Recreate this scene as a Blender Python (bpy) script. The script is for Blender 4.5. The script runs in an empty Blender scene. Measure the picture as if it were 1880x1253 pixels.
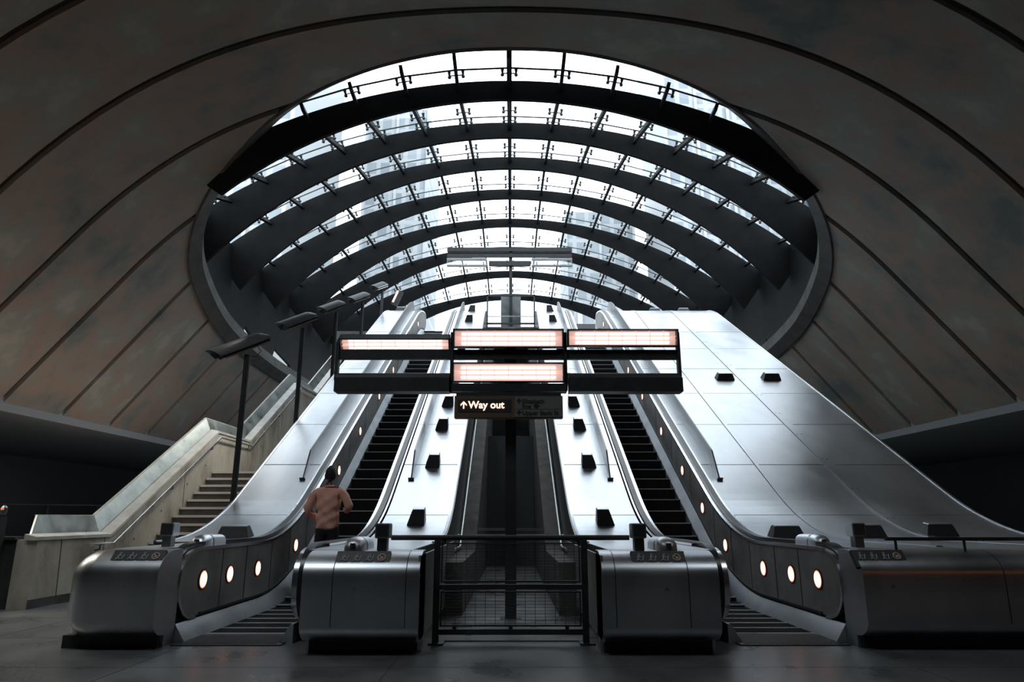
import bpy, bmesh, math, random
from mathutils import Vector, Matrix
R = random.Random(7)
S = bpy.context.scene
COL = S.collection
rad = math.radians
# ------------------------------------------------------------------ camera
cd = bpy.data.cameras.new('camera'); cam = bpy.data.objects.new('camera', cd); COL.objects.link(cam)
cd.sensor_width = 36; cd.lens = 24; cd.clip_end = 600
cam.location = (0, 0, 1.30); cam.rotation_euler = (rad(90 + 14.5), 0, rad(-0.1))
S.camera = cam
# ------------------------------------------------------------------ world, exposure
W = bpy.data.worlds.new('world'); S.world = W; W.use_nodes = True
bg = W.node_tree.nodes['Background']
bg.inputs[0].default_value = (0.86, 0.93, 1.0, 1); bg.inputs[1].default_value = 4.0
S.view_settings.view_transform = 'Standard'; S.view_settings.look = 'None'
S.view_settings.exposure = 0.0; S.view_settings.gamma = 1.0
S.view_settings.use_curve_mapping = False
S.cycles.use_denoising = True
S.cycles.max_bounces = 8; S.cycles.diffuse_bounces = 4; S.cycles.transparent_max_bounces = 12
S.cycles.sample_clamp_indirect = 6

def area(name, loc, rot, sx, sy, power, col, spread=180):
    l = bpy.data.lights.new(name, 'AREA'); l.shape = 'RECTANGLE'; l.size = sx; l.size_y = sy
    l.energy = power; l.color = col; l.spread = rad(spread)
    o = bpy.data.objects.new(name, l); COL.objects.link(o); o.location = loc; o.rotation_euler = rot
    return o
# unseen uplights along both sides; their bounce off the vault fills the dark hall
area('uplighter', (-12.6, 16, 2.6), (rad(180), rad(-14), 0), 0.8, 24, 215, (1.0, 0.80, 0.65))
area('uplighter', (11.5, 17, 2.6), (rad(180), rad(14), 0), 0.8, 22, 50, (1.0, 0.95, 0.85))
area('hall_fill', (-5, 3.2, 11.3), (rad(28), 0, 0), 3, 3, 115, (0.86, 0.94, 1.0), 120)  # fill added high over the foreground, stands for no known lamp
area('hall_fill', (5, 3.2, 11.3), (rad(28), 0, 0), 3, 3, 45, (0.86, 0.94, 1.0), 120)  # weaker added fill for the right half
area('aisle_light', (-10.0, 10.0, 4.3), (rad(-12), rad(-8), 0), 4, 2.5, 130, (1.0, 0.92, 0.78), 130)
area('aisle_light', (-20.5, 20, 4.4), (0, 0, 0), 6, 30, 110, (0.86, 0.94, 1.0))  # unseen fill added to lift the dark left aisle
area('aisle_light', (20.5, 16, 4.4), (0, 0, 0), 6, 30, 90, (0.86, 0.94, 1.0))  # same added fill for the right aisle
area('stair_fill', (-5.4, 15.5, 5.4), (0, rad(38), 0), .3, 6, 60, (1.0, 0.93, 0.82), 120)  # unseen strip added for the lamp posts' light on the steps
area('orange_strip', (10.5, -1.0, 3.4), (rad(100), 0, 0), 8, .06, 6, (1.0, 0.35, 0.12))

# ------------------------------------------------------------------ materials
def mat(name, col, rough=.5, metal=0, spec=.5, noise=None, nscale=3, rnoise=0, bump=0, bscale=40, stretch=(1, 1, 1), alpha=None, coat=0):
    m = bpy.data.materials.new(name); m.use_nodes = True
    nt = m.node_tree; b = nt.nodes['Principled BSDF']
    b.inputs['Base Color'].default_value = (*col, 1); b.inputs['Roughness'].default_value = rough
    b.inputs['Metallic'].default_value = metal; b.inputs['Specular IOR Level'].default_value = spec
    if coat: b.inputs['Coat Weight'].default_value = coat
    if noise or rnoise or bump:
        tc = nt.nodes.new('ShaderNodeTexCoord'); mp = nt.nodes.new('ShaderNodeMapping')
        mp.inputs['Scale'].default_value = stretch
        nt.links.new(tc.outputs['Object'], mp.inputs['Vector'])
        n = nt.nodes.new('ShaderNodeTexNoise'); n.inputs['Scale'].default_value = nscale; n.inputs['Detail'].default_value = 6
        n.inputs['Roughness'].default_value = .6
        nt.links.new(mp.outputs[0], n.inputs['Vector'])
    if noise:
        r = nt.nodes.new('ShaderNodeValToRGB'); e = r.color_ramp.elements
        e[0].position = .32; e[1].position = .68
        e[0].color = (*noise[0], 1); e[1].color = (*noise[-1], 1)
        for i, cc in enumerate(noise[1:-1]):
            el = e.new(.32 + .36 * (i + 1) / (len(noise) - 1)); el.color = (*cc, 1)
        nt.links.new(n.outputs['Fac'], r.inputs[0]); nt.links.new(r.outputs[0], b.inputs['Base Color'])
    if rnoise:
        mr = nt.nodes.new('ShaderNodeMapRange'); mr.inputs['From Min'].default_value = .3; mr.inputs['From Max'].default_value = .7
        mr.inputs['To Min'].default_value = rough - rnoise; mr.inputs['To Max'].default_value = rough + rnoise
        nt.links.new(n.outputs['Fac'], mr.inputs[0]); nt.links.new(mr.outputs[0], b.inputs['Roughness'])
    if bump:
        n2 = nt.nodes.new('ShaderNodeTexNoise'); n2.inputs['Scale'].default_value = bscale; n2.inputs['Detail'].default_value = 4
        nt.links.new(mp.outputs[0], n2.inputs['Vector'])
        bp = nt.nodes.new('ShaderNodeBump'); bp.inputs['Strength'].default_value = bump; bp.inputs['Distance'].default_value = .02
        nt.links.new(n2.outputs['Fac'], bp.inputs['Height']); nt.links.new(bp.outputs[0], b.inputs['Normal'])
    return m
def emis(name, col, st):
    m = bpy.data.materials.new(name); m.use_nodes = True; nt = m.node_tree
    b = nt.nodes['Principled BSDF']; b.inputs['Base Color'].default_value = (.6, .5, .45, 1)
    b.inputs['Emission Color'].default_value = (*col, 1); b.inputs['Emission Strength'].default_value = st
    return m
M = {}
M['steel'] = mat('brushed_steel', (.62, .65, .68), .36, 1, nscale=1.1, noise=[(.52, .55, .58), (.63, .66, .69), (.72, .74, .77)], rnoise=.07, bump=.04, bscale=5, stretch=(1, .5, .5))
M['steel_dark'] = mat('worn_dark_steel', (.2, .21, .22), .38, 1, noise=[(.16, .165, .17), (.26, .265, .265)], nscale=2.5, rnoise=.08)
M['panel'] = mat('balustrade_steel', (.3, .31, .31), .5, .55, noise=[(.24, .24, .235), (.40, .40, .39)], nscale=2.2, rnoise=.08)
M['skirt'] = mat('skirt_steel', (.6, .63, .66), .42, .8, noise=[(.5, .53, .56), (.66, .69, .72)], nscale=2, rnoise=.06)
M['trim'] = mat('bright_trim', (.78, .8, .83), .22, 1)
M['rubber'] = mat('handrail_rubber', (.02, .022, .025), .3, 0, .5)
M['black'] = mat('black_paint', (.028, .03, .032), .5)
M['black_metal'] = mat('black_powder_coat', (.03, .032, .035), .5, spec=.35, noise=[(.024, .026, .028), (.04, .042, .045)], nscale=6)
M['hood'] = mat('lamp_hood_paint', (.07, .075, .08), .45)
M['step'] = mat('step_black', (.018, .019, .02), .95, spec=.05, bump=.2, bscale=80, stretch=(3, .1, .1), noise=[(.014, .015, .016), (.025, .026, .028)], nscale=8)
M['nosing'] = mat('step_nosing', (.5, .53, .56), .5, .3)
M['pit'] = mat('pit_concrete', (.1, .1, .09), .8, noise=[(.05, .05, .045), (.12, .11, .10)], nscale=3, bump=.3, bscale=25)
M['concrete'] = mat('parapet_concrete', (.4, .38, .34), .8, noise=[(.26, .235, .19), (.42, .39, .33), (.52, .50, .43)], nscale=1.6, bump=.3, bscale=25, stretch=(1, 1, .5))
M['pier'] = mat('facade_pier', (.36, .38, .39), .6)
M['coping'] = mat('pale_coping', (.5, .5, .47), .55, noise=[(.42, .42, .39), (.6, .6, .57)], nscale=3)
M['apron'] = mat('grey_green_metal', (.35, .38, .36), .35, .8, noise=[(.26, .29, .27), (.42, .45, .43)], nscale=3, rnoise=.1)
M['vault'] = mat('vault_concrete', (.2, .17, .14), .85, noise=[(.10, .12, .115), (.155, .155, .14), (.215, .165, .135), (.18, .19, .17), (.25, .235, .20)], nscale=.55, bump=.35, bscale=14, stretch=(.7, 1, 1))
M['groove'] = mat('vault_joint', (.02, .021, .022), .9)
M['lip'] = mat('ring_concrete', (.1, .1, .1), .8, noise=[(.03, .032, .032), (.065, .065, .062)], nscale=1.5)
M['rib'] = mat('canopy_rib_paint', (.009, .010, .011), .7, spec=.12, noise=[(.007, .008, .009), (.011, .012, .013)], nscale=2)
M['floor'] = mat('floor_slate', (.1, .105, .11), .33, noise=[(.09, .095, .10), (.15, .155, .155)], nscale=1.3, rnoise=.1, bump=.08, bscale=60)
M['dark_wall'] = mat('dark_wall', (.16, .175, .185), .9)
M['tread'] = mat('stair_tread', (.12, .1, .09), .7, noise=[(.09, .075, .065), (.15, .13, .115)], nscale=5)
M['stair_nose'] = mat('stair_nosing', (.8, .76, .7), .6)
M['building'] = mat('pale_facade', (.42, .45, .48), .6, 0, .5)
M['signface'] = mat('sign_face_grey', (.16, .17, .155), .5)
M['signtext'] = mat('sign_text_dark', (.03, .03, .03), .6)
M['bronze'] = mat('sign_bronze', (.16, .105, .07), .5, .3)
M['decal'] = mat('decal_white', (.5, .5, .5), .5)
M['decal_red'] = mat('decal_ring', (.6, .45, .4), .5)
M['lamp'] = emis('lamp_glow', (1.0, .60, .50), 3.2)
M['tube'] = emis('tube_glow', (1.0, .86, .82), 1.7)
M['louvre'] = emis('lamp_louvre', (1.0, .56, .49), .72)
M['btn'] = emis('round_light_glow', (1.0, .50, .38), 2.6)
M['btnring'] = emis('round_light_rim', (1.0, .25, .12), .9)
M['wayout'] = emis('way_out_letters', (1.0, .52, .34), 3.0)
M['redlamp'] = emis('orange_lamp_glow', (1.0, .22, .08), .8)
M['skin'] = mat('skin', (.09, .05, .035), .5)
M['hair'] = mat('hair_black', (.008, .007, .007), .7)
M['shirt'] = mat('salmon_shirt', (.6, .28, .2), .8, bump=.8, bscale=6, noise=[(.74, .36, .27), (.84, .46, .36)], nscale=5)
M['trousers'] = mat('dark_trousers', (.02, .02, .025), .9)
M['shoe'] = mat('black_shoe', (.015, .015, .015), .5)
M['bag'] = mat('black_strap', (.02, .018, .018), .7)
# glass: mostly clear with a weak sky reflection
g = bpy.data.materials.new('clear_glass'); g.use_nodes = True; nt = g.node_tree; nt.nodes.clear()
o_ = nt.nodes.new('ShaderNodeOutputMaterial'); mx = nt.nodes.new('ShaderNodeMixShader'); tr = nt.nodes.new('ShaderNodeBsdfTransparent'); gl = nt.nodes.new('ShaderNodeBsdfGlossy')
tr.inputs[0].default_value = (.93, .96, .97, 1); gl.inputs['Roughness'].default_value = .05
mx.inputs[0].default_value = .06
nt.links.new(tr.outputs[0], mx.inputs[1]); nt.links.new(gl.outputs[0], mx.inputs[2]); nt.links.new(mx.outputs[0], o_.inputs[0])
M['glass'] = g
# facade with window grid
m = M['building']; nt = m.node_tree; b = nt.nodes['Principled BSDF']
tc = nt.nodes.new('ShaderNodeTexCoord'); mp = nt.nodes.new('ShaderNodeMapping'); mp.inputs['Rotation'].default_value = (rad(90), 0, 0)
br = nt.nodes.new('ShaderNodeTexBrick'); br.offset = 0
br.inputs['Color1'].default_value = (.17, .20, .22, 1); br.inputs['Color2'].default_value = (.24, .27, .29, 1); br.inputs['Mortar'].default_value = (.32, .34, .35, 1)
br.inputs['Scale'].default_value = 1; br.inputs['Brick Width'].default_value = 3.0; br.inputs['Row Height'].default_value = 3.8; br.inputs['Mortar Size'].default_value = .5
nt.links.new(tc.outputs['Object'], mp.inputs[0]); nt.links.new(mp.outputs[0], br.inputs['Vector']); nt.links.new(br.outputs[0], b.inputs['Base Color'])

# ------------------------------------------------------------------ helpers
def tag(o, label=None, cat=None, group=None, kind=None):
    if label: o['label'] = label
    if cat: o['category'] = cat
    if group: o['group'] = group
    if kind: o['kind'] = kind
    return o
def empty(name, loc=(0, 0, 0)):
    o = bpy.data.objects.new(name, None); o.location = loc; o.empty_display_size = .2; COL.objects.link(o); return o
class MB:
    def __init__(s): s.v = []; s.f = []
    def add(s, vs, fs):
        n = len(s.v); s.v += [tuple(v) for v in vs]; s.f += [tuple(i + n for i in f) for f in fs]; return s
    def box(s, x0, x1, y0, y1, z0, z1, mtx=None):
        vs = [Vector((x, y, z)) for x in (x0, x1) for y in (y0, y1) for z in (z0, z1)]
        if mtx: vs = [mtx @ v for v in vs]
        return s.add(vs, [(0, 1, 3, 2), (4, 6, 7, 5), (0, 4, 5, 1), (2, 3, 7, 6), (0, 2, 6, 4), (1, 5, 7, 3)])
    def rings(s, rings, closed=True, caps=True):
        n = len(rings[0]); vs = [p for r in rings for p in r]; fs = []
        for i in range(len(rings) - 1):
            for j in range(n if closed else n - 1):
                k = (j + 1) % n
                fs.append((i * n + j, i * n + k, (i + 1) * n + k, (i + 1) * n + j))
        if caps and closed:
            fs.append(tuple(range(n))[::-1]); fs.append(tuple((len(rings) - 1) * n + j for j in range(n)))
        return s.add(vs, fs)
    def tube(s, pts, r, n=10, caps=True, flat=1.0):
        pts = [Vector(p) for p in pts]; rr = r if hasattr(r, '__len__') else [r] * len(pts); rings = []
        up = None
        for i, p in enumerate(pts):
            t = (pts[min(i + 1, len(pts) - 1)] - pts[max(i - 1, 0)]).normalized()
            if up is None:
                up = Vector((0, 0, 1)) if abs(t.z) < .9 else Vector((0, 1, 0))
            a = t.cross(up).normalized(); b = a.cross(t).normalized(); up = b
            rings.append([p + (a * math.cos(2 * math.pi * k / n) + b * math.sin(2 * math.pi * k / n) * flat) * rr[i] for k in range(n)])
        return s.rings(rings, True, caps)
    def prism_x(s, poly, x0, x1):   # polygon of (y,z) extruded along x
        return s.rings([[(x0, y, z) for y, z in poly], [(x1, y, z) for y, z in poly]])
    def prism_y(s, poly, y0, y1):   # polygon of (x,z)
        return s.rings([[(x, y0, z) for x, z in poly], [(x, y1, z) for x, z in poly]])
    def build(s, name, mt, parent=None, smooth=False, origin=None, bevel=0):
        me = bpy.data.meshes.new(name)
        o = Vector(origin) if origin is not None else Vector((0, 0, 0))
        me.from_pydata([tuple(Vector(v) - o) for v in s.v], [], s.f)
        bm = bmesh.new(); bm.from_mesh(me)
        bmesh.ops.recalc_face_normals(bm, faces=bm.faces)
        if bevel: bmesh.ops.bevel(bm, geom=list(bm.edges), offset=bevel, segments=2, affect='EDGES', clamp_overlap=True)
        bm.to_mesh(me); bm.free()
        if smooth:
            for p in me.polygons: p.use_smooth = True
            try: me.set_sharp_from_angle(angle=rad(35))
            except Exception: pass
        me.materials.append(M[mt] if isinstance(mt, str) else mt)
        ob = bpy.data.objects.new(name, me); COL.objects.link(ob)
        if parent is not None:
            ob.parent = parent; ob.location = o - Vector(parent_world(parent))
        else: ob.location = o
        return ob
def parent_world(p):
    v = Vector((0, 0, 0))
    while p is not None: v += p.location; p = p.parent
    return v
def struct(name, mb, mt, **k):
    o = mb.build(name, mt, **k); o['kind'] = 'structure'; return o
def copy_tree(o, parent=None):
    c = o.copy(); COL.objects.link(c); c.parent = parent
    for ch in o.children: copy_tree(ch, c)
    return c

SL = math.tan(rad(30)); Y0 = 11.55; YT = Y0 + 8.65 / SL; BL = 1.3
def P(y):                      # height of the nosing line
    if y < Y0 - BL: return 0.0
    if y < Y0 + BL: return SL * (y - Y0 + BL) ** 2 / (4 * BL)
    if y < YT - BL: return SL * (y - Y0)
    if y < YT + BL: return 8.65 - SL * (YT + BL - y) ** 2 / (4 * BL)
    return 8.65
def ys(y0, y1):
    out = {round(y0, 4), round(y1, 4)}
    for a, b, n in ((Y0 - BL, Y0 + BL, 12), (YT - BL, YT + BL, 12)):
        for i in range(n + 1):
            y = a + (b - a) * i / n
            if y0 < y < y1: out.add(round(y, 4))
    return sorted(out)
def sweep(mb, prof, y0, y1, sx=1, fn=P):     # closed (x,h) profile swept up the incline
    mb.rings([[(sx * x, y, fn(y) + h) for x, h in prof] for y in ys(y0, y1)])
    return mb
def rect(x0, x1, h0, h1): return [(x0, h0), (x1, h0), (x1, h1), (x0, h1)]

# ------------------------------------------------------------------ vault (ceiling) with the oval opening
def V(x):
    x = abs(x)
    return 13.85 - .01775 * x * x - .0001167 * x ** 4 if x < 12.06 else 8.80 - 1.25 * (x - 12.06)
ring_tab = [(0, 16.21), (1.69, 16.27), (3.40, 16.55), (4.69, 16.89), (5.93, 17.30), (7.06, 17.83), (8.02, 18.47), (9.32, 19.45), (10.2, 20.4), (10.82, 21.4), (11.3, 22.6), (11.65, 24.1), (11.95, 25.9), (12.15, 27.7), (12.3, 30.4), (12.38, 34.0), (12.38, 37.3), (12.38, 54)]
def catmull(tab, n):
    out = []
    for i in range(len(tab) - 1):
        p0 = tab[max(i - 1, 0)]; p1 = tab[i]; p2 = tab[i + 1]; p3 = tab[min(i + 2, len(tab) - 1)]
        for k in range(n):
            t = k / n
            out.append(tuple(.5 * (2 * b + (c - a) * t + (2 * a - 5 * b + 4 * c - d) * t * t + (-a + 3 * b - 3 * c + d) * t ** 3) for a, b, c, d in zip(p0, p1, p2, p3)))
    out.append(tab[-1]); return out
ring = catmull([(-1.69, 16.27)] + ring_tab[:-1], 5)[5:]
ring.append((12.38, 54.0))
ring[0] = (0.0, 16.21)
def xopen(y):
    if y <= ring[0][1]: return 0
    for (xa, ya), (xb, yb) in zip(ring, ring[1:]):
        if ya <= y <= yb: return xa + (xb - xa) * (y - ya) / max(yb - ya, 1e-6)
    return 12.38
YE = 56.0
grooves = [11.9 + 2.83 * k for k in range(-6, 16)]
rows = [-14.0 + .6 * i for i in range(int((YE + 14) / .6) + 1)]
rows += [y for _, y in ring if y < YE]
rows = [y for y in rows if all(abs(y - gy) > .16 for gy in grooves)]
GD = .12
special = []
for gy in grooves: special += [(gy - .11, 0), (gy - .10, 1), (gy + .10, 1), (gy + .11, 0)]
allrows = sorted([(y, 0) for y in rows] + special)
allrows = [r for i, r in enumerate(allrows) if i == 0 or r[0] - allrows[i - 1][0] > .004]
NX = 26
mb = MB(); gm = MB()
for sx in (-1, 1):
    rr = []
    for y, dp in allrows:
        xo = xopen(y); row = []
        for i in range(NX + 1):
            x = xo + (15.4 - xo) * (i / NX)
            nx = (V(x - .01) - V(x + .01)) / .02; l = math.hypot(1, nx)
            row.append((sx * (x + GD * dp * nx / l), y, V(x) + GD * dp / l))
        rr.append((row, dp))
    for (a, da), (b, db) in zip(rr, rr[1:]):
        tgt = gm if (da and db) else mb
        n = len(a); tgt.add(a + b, [(i, i + 1, n + i + 1, n + i) for i in range(n - 1)])
ceiling = struct('ceiling', mb, 'vault', smooth=True)
gj = gm.build('vault_joint', 'groove', ceiling)
# lip round the opening
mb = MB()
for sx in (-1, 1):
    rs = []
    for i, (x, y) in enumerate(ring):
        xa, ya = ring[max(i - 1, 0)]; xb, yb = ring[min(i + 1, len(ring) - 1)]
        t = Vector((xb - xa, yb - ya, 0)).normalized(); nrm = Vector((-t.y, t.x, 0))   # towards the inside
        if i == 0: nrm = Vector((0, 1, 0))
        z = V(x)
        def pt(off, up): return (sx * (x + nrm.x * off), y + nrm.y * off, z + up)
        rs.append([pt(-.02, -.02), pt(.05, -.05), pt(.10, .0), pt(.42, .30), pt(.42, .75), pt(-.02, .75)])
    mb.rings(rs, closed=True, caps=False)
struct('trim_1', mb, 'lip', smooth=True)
# side ledges, aisle ceilings and walls
for sx, nm in ((-1, 'left'), (1, 'right')):
    x0, x1 = (15.4, 26)
    struct('wall_' + nm, MB().box(*sorted((sx * 25.8, sx * 26.2)), -14, YE, 0, 6), 'dark_wall')
    mb = MB().box(*sorted((sx * 15.36, sx * 26)), -14, YE, 4.42, 4.85)
    struct('ceiling', mb, 'dark_wall')
struct('wall_back', MB().box(-26, 26, -14.4, -14, 0, 14.5), 'dark_wall')
# back closing wall of the lower hall, under the upper plaza
struct('wall_end', MB().box(-26, 26, YE, YE + .4, 0, 8.4), 'dark_wall')
# floor with thin joints
mb = MB().box(-26, 26, -14, YE, -.3, -.004)
fl = struct('floor', mb, 'floor')
mb = MB()
R2 = random.Random(3)
TX = 2.35
for i in range(-5, 6):
    for j in range(-2, 6):
        mb.box(i * TX + .1 - TX / 2 + .006, (i + 1) * TX + .1 - TX / 2 - .006, 2.0 + j * 1.55 + .006, 2.0 + (j + 1) * 1.55 - .006, -.05, .0)
mb.build('floor_tiles', 'floor', fl)['kind'] = 'stuff'
# upper landing
struct('floor', MB().box(-7.2, 8.1, YT + .3, 100, 8.3, 8.65), 'floor')
struct('floor', MB().box(-60, 60, 60, 260, 8.0, 8.6), 'floor')

# ------------------------------------------------------------------ glass canopy
TH = rad(14.5); CT, ST = math.cos(TH), math.sin(TH)
# each arch: crown distance, crown height, radius, lean back per metre of drop, depth at crown, depth growth
RB = [(14.9, 14.0, 22.5, .60, .42, .006), (17.87, 13.91, 23.5, .60, .42, .006), (22.30, 15.30, 24.0, .45, .45, .0066), (26.64, 16.36, 22.3, .30, .45, .008), (30.77, 16.94, 21.9, .30, .41, .009)]
for D, v in ((38.1, 403.5), (42.4, 455), (46.7, 499), (51.0, 541)):
    vy = (626.5 - v) / 1253.3; RB.append((D * (CT - ST * vy), 1.3 + D * (ST + CT * vy), 21.8, .30, .40, .0095))
X0 = -.05
def rp(u):
    u = max(0, min(8, u)); k = min(int(u), 7); t = u - k
    return [p + (q - p) * t for p, q in zip(RB[k], RB[k + 1])]
def shell(s, u, off=0):        # s = arc length from the crown, u = arch index (continuous), off = depth below the glass
    y, z, r, tau, _, _ = rp(u); a = s / r; dr = r - (r - off) * math.cos(a)
    return (X0 + (r - off) * math.sin(a), y + tau * dr, z - dr)
WB = 1.55; SMAX = 13.6
def inside(x, y, m=0.0): return y > 16.21 and abs(x) < xopen(y) + m
canopy = empty('glass_canopy', (0, 16, 8.65))
tag(canopy, 'huge domed glass canopy on black curved ribs filling the oval opening overhead', 'canopy')
for k in range(1, 9):
    mb = MB(); rings = []; n = 90
    d0, d2 = RB[k][4:]
    for i in range(n + 1):
        s = -SMAX + 2 * SMAX * i / n; x = RB[k][2] * math.sin(s / RB[k][2]); d = d0 + d2 * x * x
        def q(off, dy):
            p = shell(s, k, off); return (p[0], p[1] + dy, p[2])
        while d > .12 and not inside(q(d, 0)[0], q(d, 0)[1], -.05) and q(d, 0)[2] < V(q(d, 0)[0]) + .12: d -= .04
        tp = q(-.03, 0)
        def need(p): return V(p[0]) + .04 - 2.0 * max(0, xopen(p[1]) - abs(p[0]))
        while d > .12 and q(d, 0)[2] < need(q(d, 0)) and abs(q(d, 0)[0]) > 5 and k < 3: d -= .02
        bt = q(d, 0)
        if not inside(tp[0], tp[1], 1.15) or (d <= .13 and not inside(bt[0], bt[1], -.25)) or (tp[2] < V(tp[0]) and not inside(tp[0], tp[1], -.2)): continue
        rings.append([q(-.03, -.06), q(-.03, .06), q(d, .06), q(d, -.06)])
    mb.rings(rings); mb.build('arch_rib', 'rib', canopy)
bars = 0; small = MB(); smallclamp = MB()
def clamp(mbx, s, u, sd):
    p = Vector(shell(s, u, .14)); t2 = Vector(shell(s + .3, u, .14)); tx = (t2 - p).normalized(); up = (Vector(shell(s, u, -.1)) - p).normalized()
    q = p + tx * sd * .20
    mbx.tube([p, q], .018, 6)
    mbx.tube([q - up * .09, q - up * .04, q + up * .01, q + up * .13], [.03, .06, .03, .055], 8)
cells = sorted([(k, i) for k in range(8) for i in range(-8, 9)], key=lambda t: (t[0], abs(t[1])))
for k, i in cells:
    s = i * WB
    us = [k + j / 12 for j in range(13)]
    us = [u for u in us if inside(*shell(s, u)[:2], -.30)]
    if len(us) < 4: continue
    mb = MB(); cl = MB(); big = bars < 100
    tgt, ct = (mb, cl) if big else (small, smallclamp)
    w = .05 if i else .075
    tgt.rings([[shell(s - w, u, .02), shell(s + w, u, .02), shell(s + w, u, .20), shell(s - w, u, .20)] for u in us])
    for fr_ in (.50, .76):
        if k + fr_ > us[0] + .02:
            for sd in (-1, 1): clamp(ct, s, k + fr_, sd)
    if big:
        gb = mb.build('glazing_bar', 'rib', canopy)
        if cl.v: cl.build('clamp', 'black', gb)
        bars += 1
if small.v:
    o = small.build('glazing_bar', 'rib', canopy); o['kind'] = 'stuff'
    if smallclamp.v: smallclamp.build('clamp', 'black', o)
for k in range(8):
    pane = MB(); joint = MB()
    for i in range(-9, 9):
        s0, s1 = max(i * WB + .01, -SMAX), min((i + 1) * WB - .01, SMAX); sm = (s0 + s1) / 2
        us = [k + j / 16 for j in range(17)]
        us = [u for u in us if inside(*shell(sm, u)[:2], .9)]
        if len(us) < 2: continue
        uj = k + .76
        for ua, ub in ((us[0], min(us[-1], uj - .003)), (max(us[0], uj + .003), us[-1])):
            if ub - ua < .02: continue
            pane.add([shell(s0, ua), shell(s1, ua), shell(s1, ub), shell(s0, ub)], [(0, 1, 2, 3)])
        if us[0] < uj < us[-1]:
            joint.rings([[shell(s0, uj - .005, .03), shell(s0, uj + .005, .03), shell(s0, uj + .005, .0), shell(s0, uj - .005, .0)], [shell(s1, uj - .005, .03), shell(s1, uj + .005, .03), shell(s1, uj + .005, .0), shell(s1, uj - .005, .0)]])
    pr = pane.build('glass_row', 'glass', canopy)
    if joint.v: joint.build('pane_joint', 'black', pr)
# curb between the concrete ring and the glass, closing the sides
def shz(x, y):
    # height of the shell above a plan point (numeric)
    best = None
    u0, u1 = 0, 8
    for _ in range(40):
        u = (u0 + u1) / 2; r = rp(u)[2]; s = r * math.asin(min(.95, abs(x) / r)); p = shell(s, u)
        if p[1] < y: u0 = u
        else: u1 = u
    return p[2]
mb = MB()
for sx in (-1, 1):
    fine = []
    for (xa, ya), (xb, yb) in zip(ring, ring[1:]):
        m_ = max(1, int((yb - ya) / .5))
        for q in range(m_):
            t = q / m_; fine.append((xa + (xb - xa) * t, ya + (yb - ya) * t))
    fine = [p for p in fine if p[1] < 52]
    rs = []
    for x, y in fine:
        g_ = 0
        if sx < 0:
            if 27.0 < y < 28.2: g_ = .5
            if 30.0 < y < 33.4: g_ = .75 * (33.4 - y) / 3.4
            if 34.2 < y < 37.4: g_ = .8 - .4 * (y - 34.2) / 3.2
        else:
            if 28.2 < y < 31: g_ = .35 * (31 - y) / 2.8
            if 31.2 < y < 32.2: g_ = .5
        lo = V(x) + (.1 if not g_ else .74 + g_); hi = max(shz(x, y) + .05, lo + .12)
        rs.append([(sx * (x - .02), y + .03, lo), (sx * (x + .12), y - .03, lo), (sx * (x + .12), y - .03, hi), (sx * (x - .02), y + .03, hi)])
    m2 = MB(); m2.rings(rs); m2.build('side_curb', 'rib', canopy)
yk = RB[8][0]
for i in (-3, 3):
    x = i * 2.9
    MB().box(x - .07, x + .07, yk + .6, yk + .74, 8.65, shz(x, yk) - .3).build('end_post', 'rib', canopy)

# ------------------------------------------------------------------ buildings outside
def tower(x0, x1, y0, y1, h, label, steps=()):
    t = empty('tower_block', ((x0 + x1) / 2, y0, 8.6)); tag(t, label, 'building')
    MB().box(x0, x1, y0, y1, 8.6, h).build('facade', 'building', t)
    for a, b, c, d, e in steps: MB().box(a, b, c, d, h, e).build('roof_block', 'building', t)
    mb = MB(); n = int((x1 - x0) / 6)
    for i in range(n + 1):
        x = x0 + (x1 - x0) * i / n; mb.box(x - .3, x + .3, y0 - .5, y0, 8.6, h)
    mb.build('pier', 'pier', t)
    return t
tower(-33, -19.0, 140, 165, 93, 'pale tower seen through the glass just left of the crown')
tower(-72, -36, 100, 130, 105, 'broad pale tower seen through the far left glass')
tower(13, 29, 150, 170, 72, 'shorter pale tower seen through the glass right of the crown')
tower(33, 60, 130, 155, 115, 'tall pale tower seen through the right glass')
tower(64, 100, 110, 140, 80, 'wide pale block seen through the far right glass')
tower(9.5, 24, 90, 110, 30, 'low block beyond the plaza behind the right escalator top')
ob = MB().box(5.6, 17, 56, 58, 14.7, 17.3).box(16.2, 16.9, 56.5, 57.2, 8.6, 14.7).box(30, 30.7, 56.5, 57.2, 8.6, 14.7).box(17, 31, 56, 58, 14.7, 17.3).build('footbridge', 'black_metal'); tag(ob, 'dark flat footbridge deck beyond the right end of the canopy', 'bridge')

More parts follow.
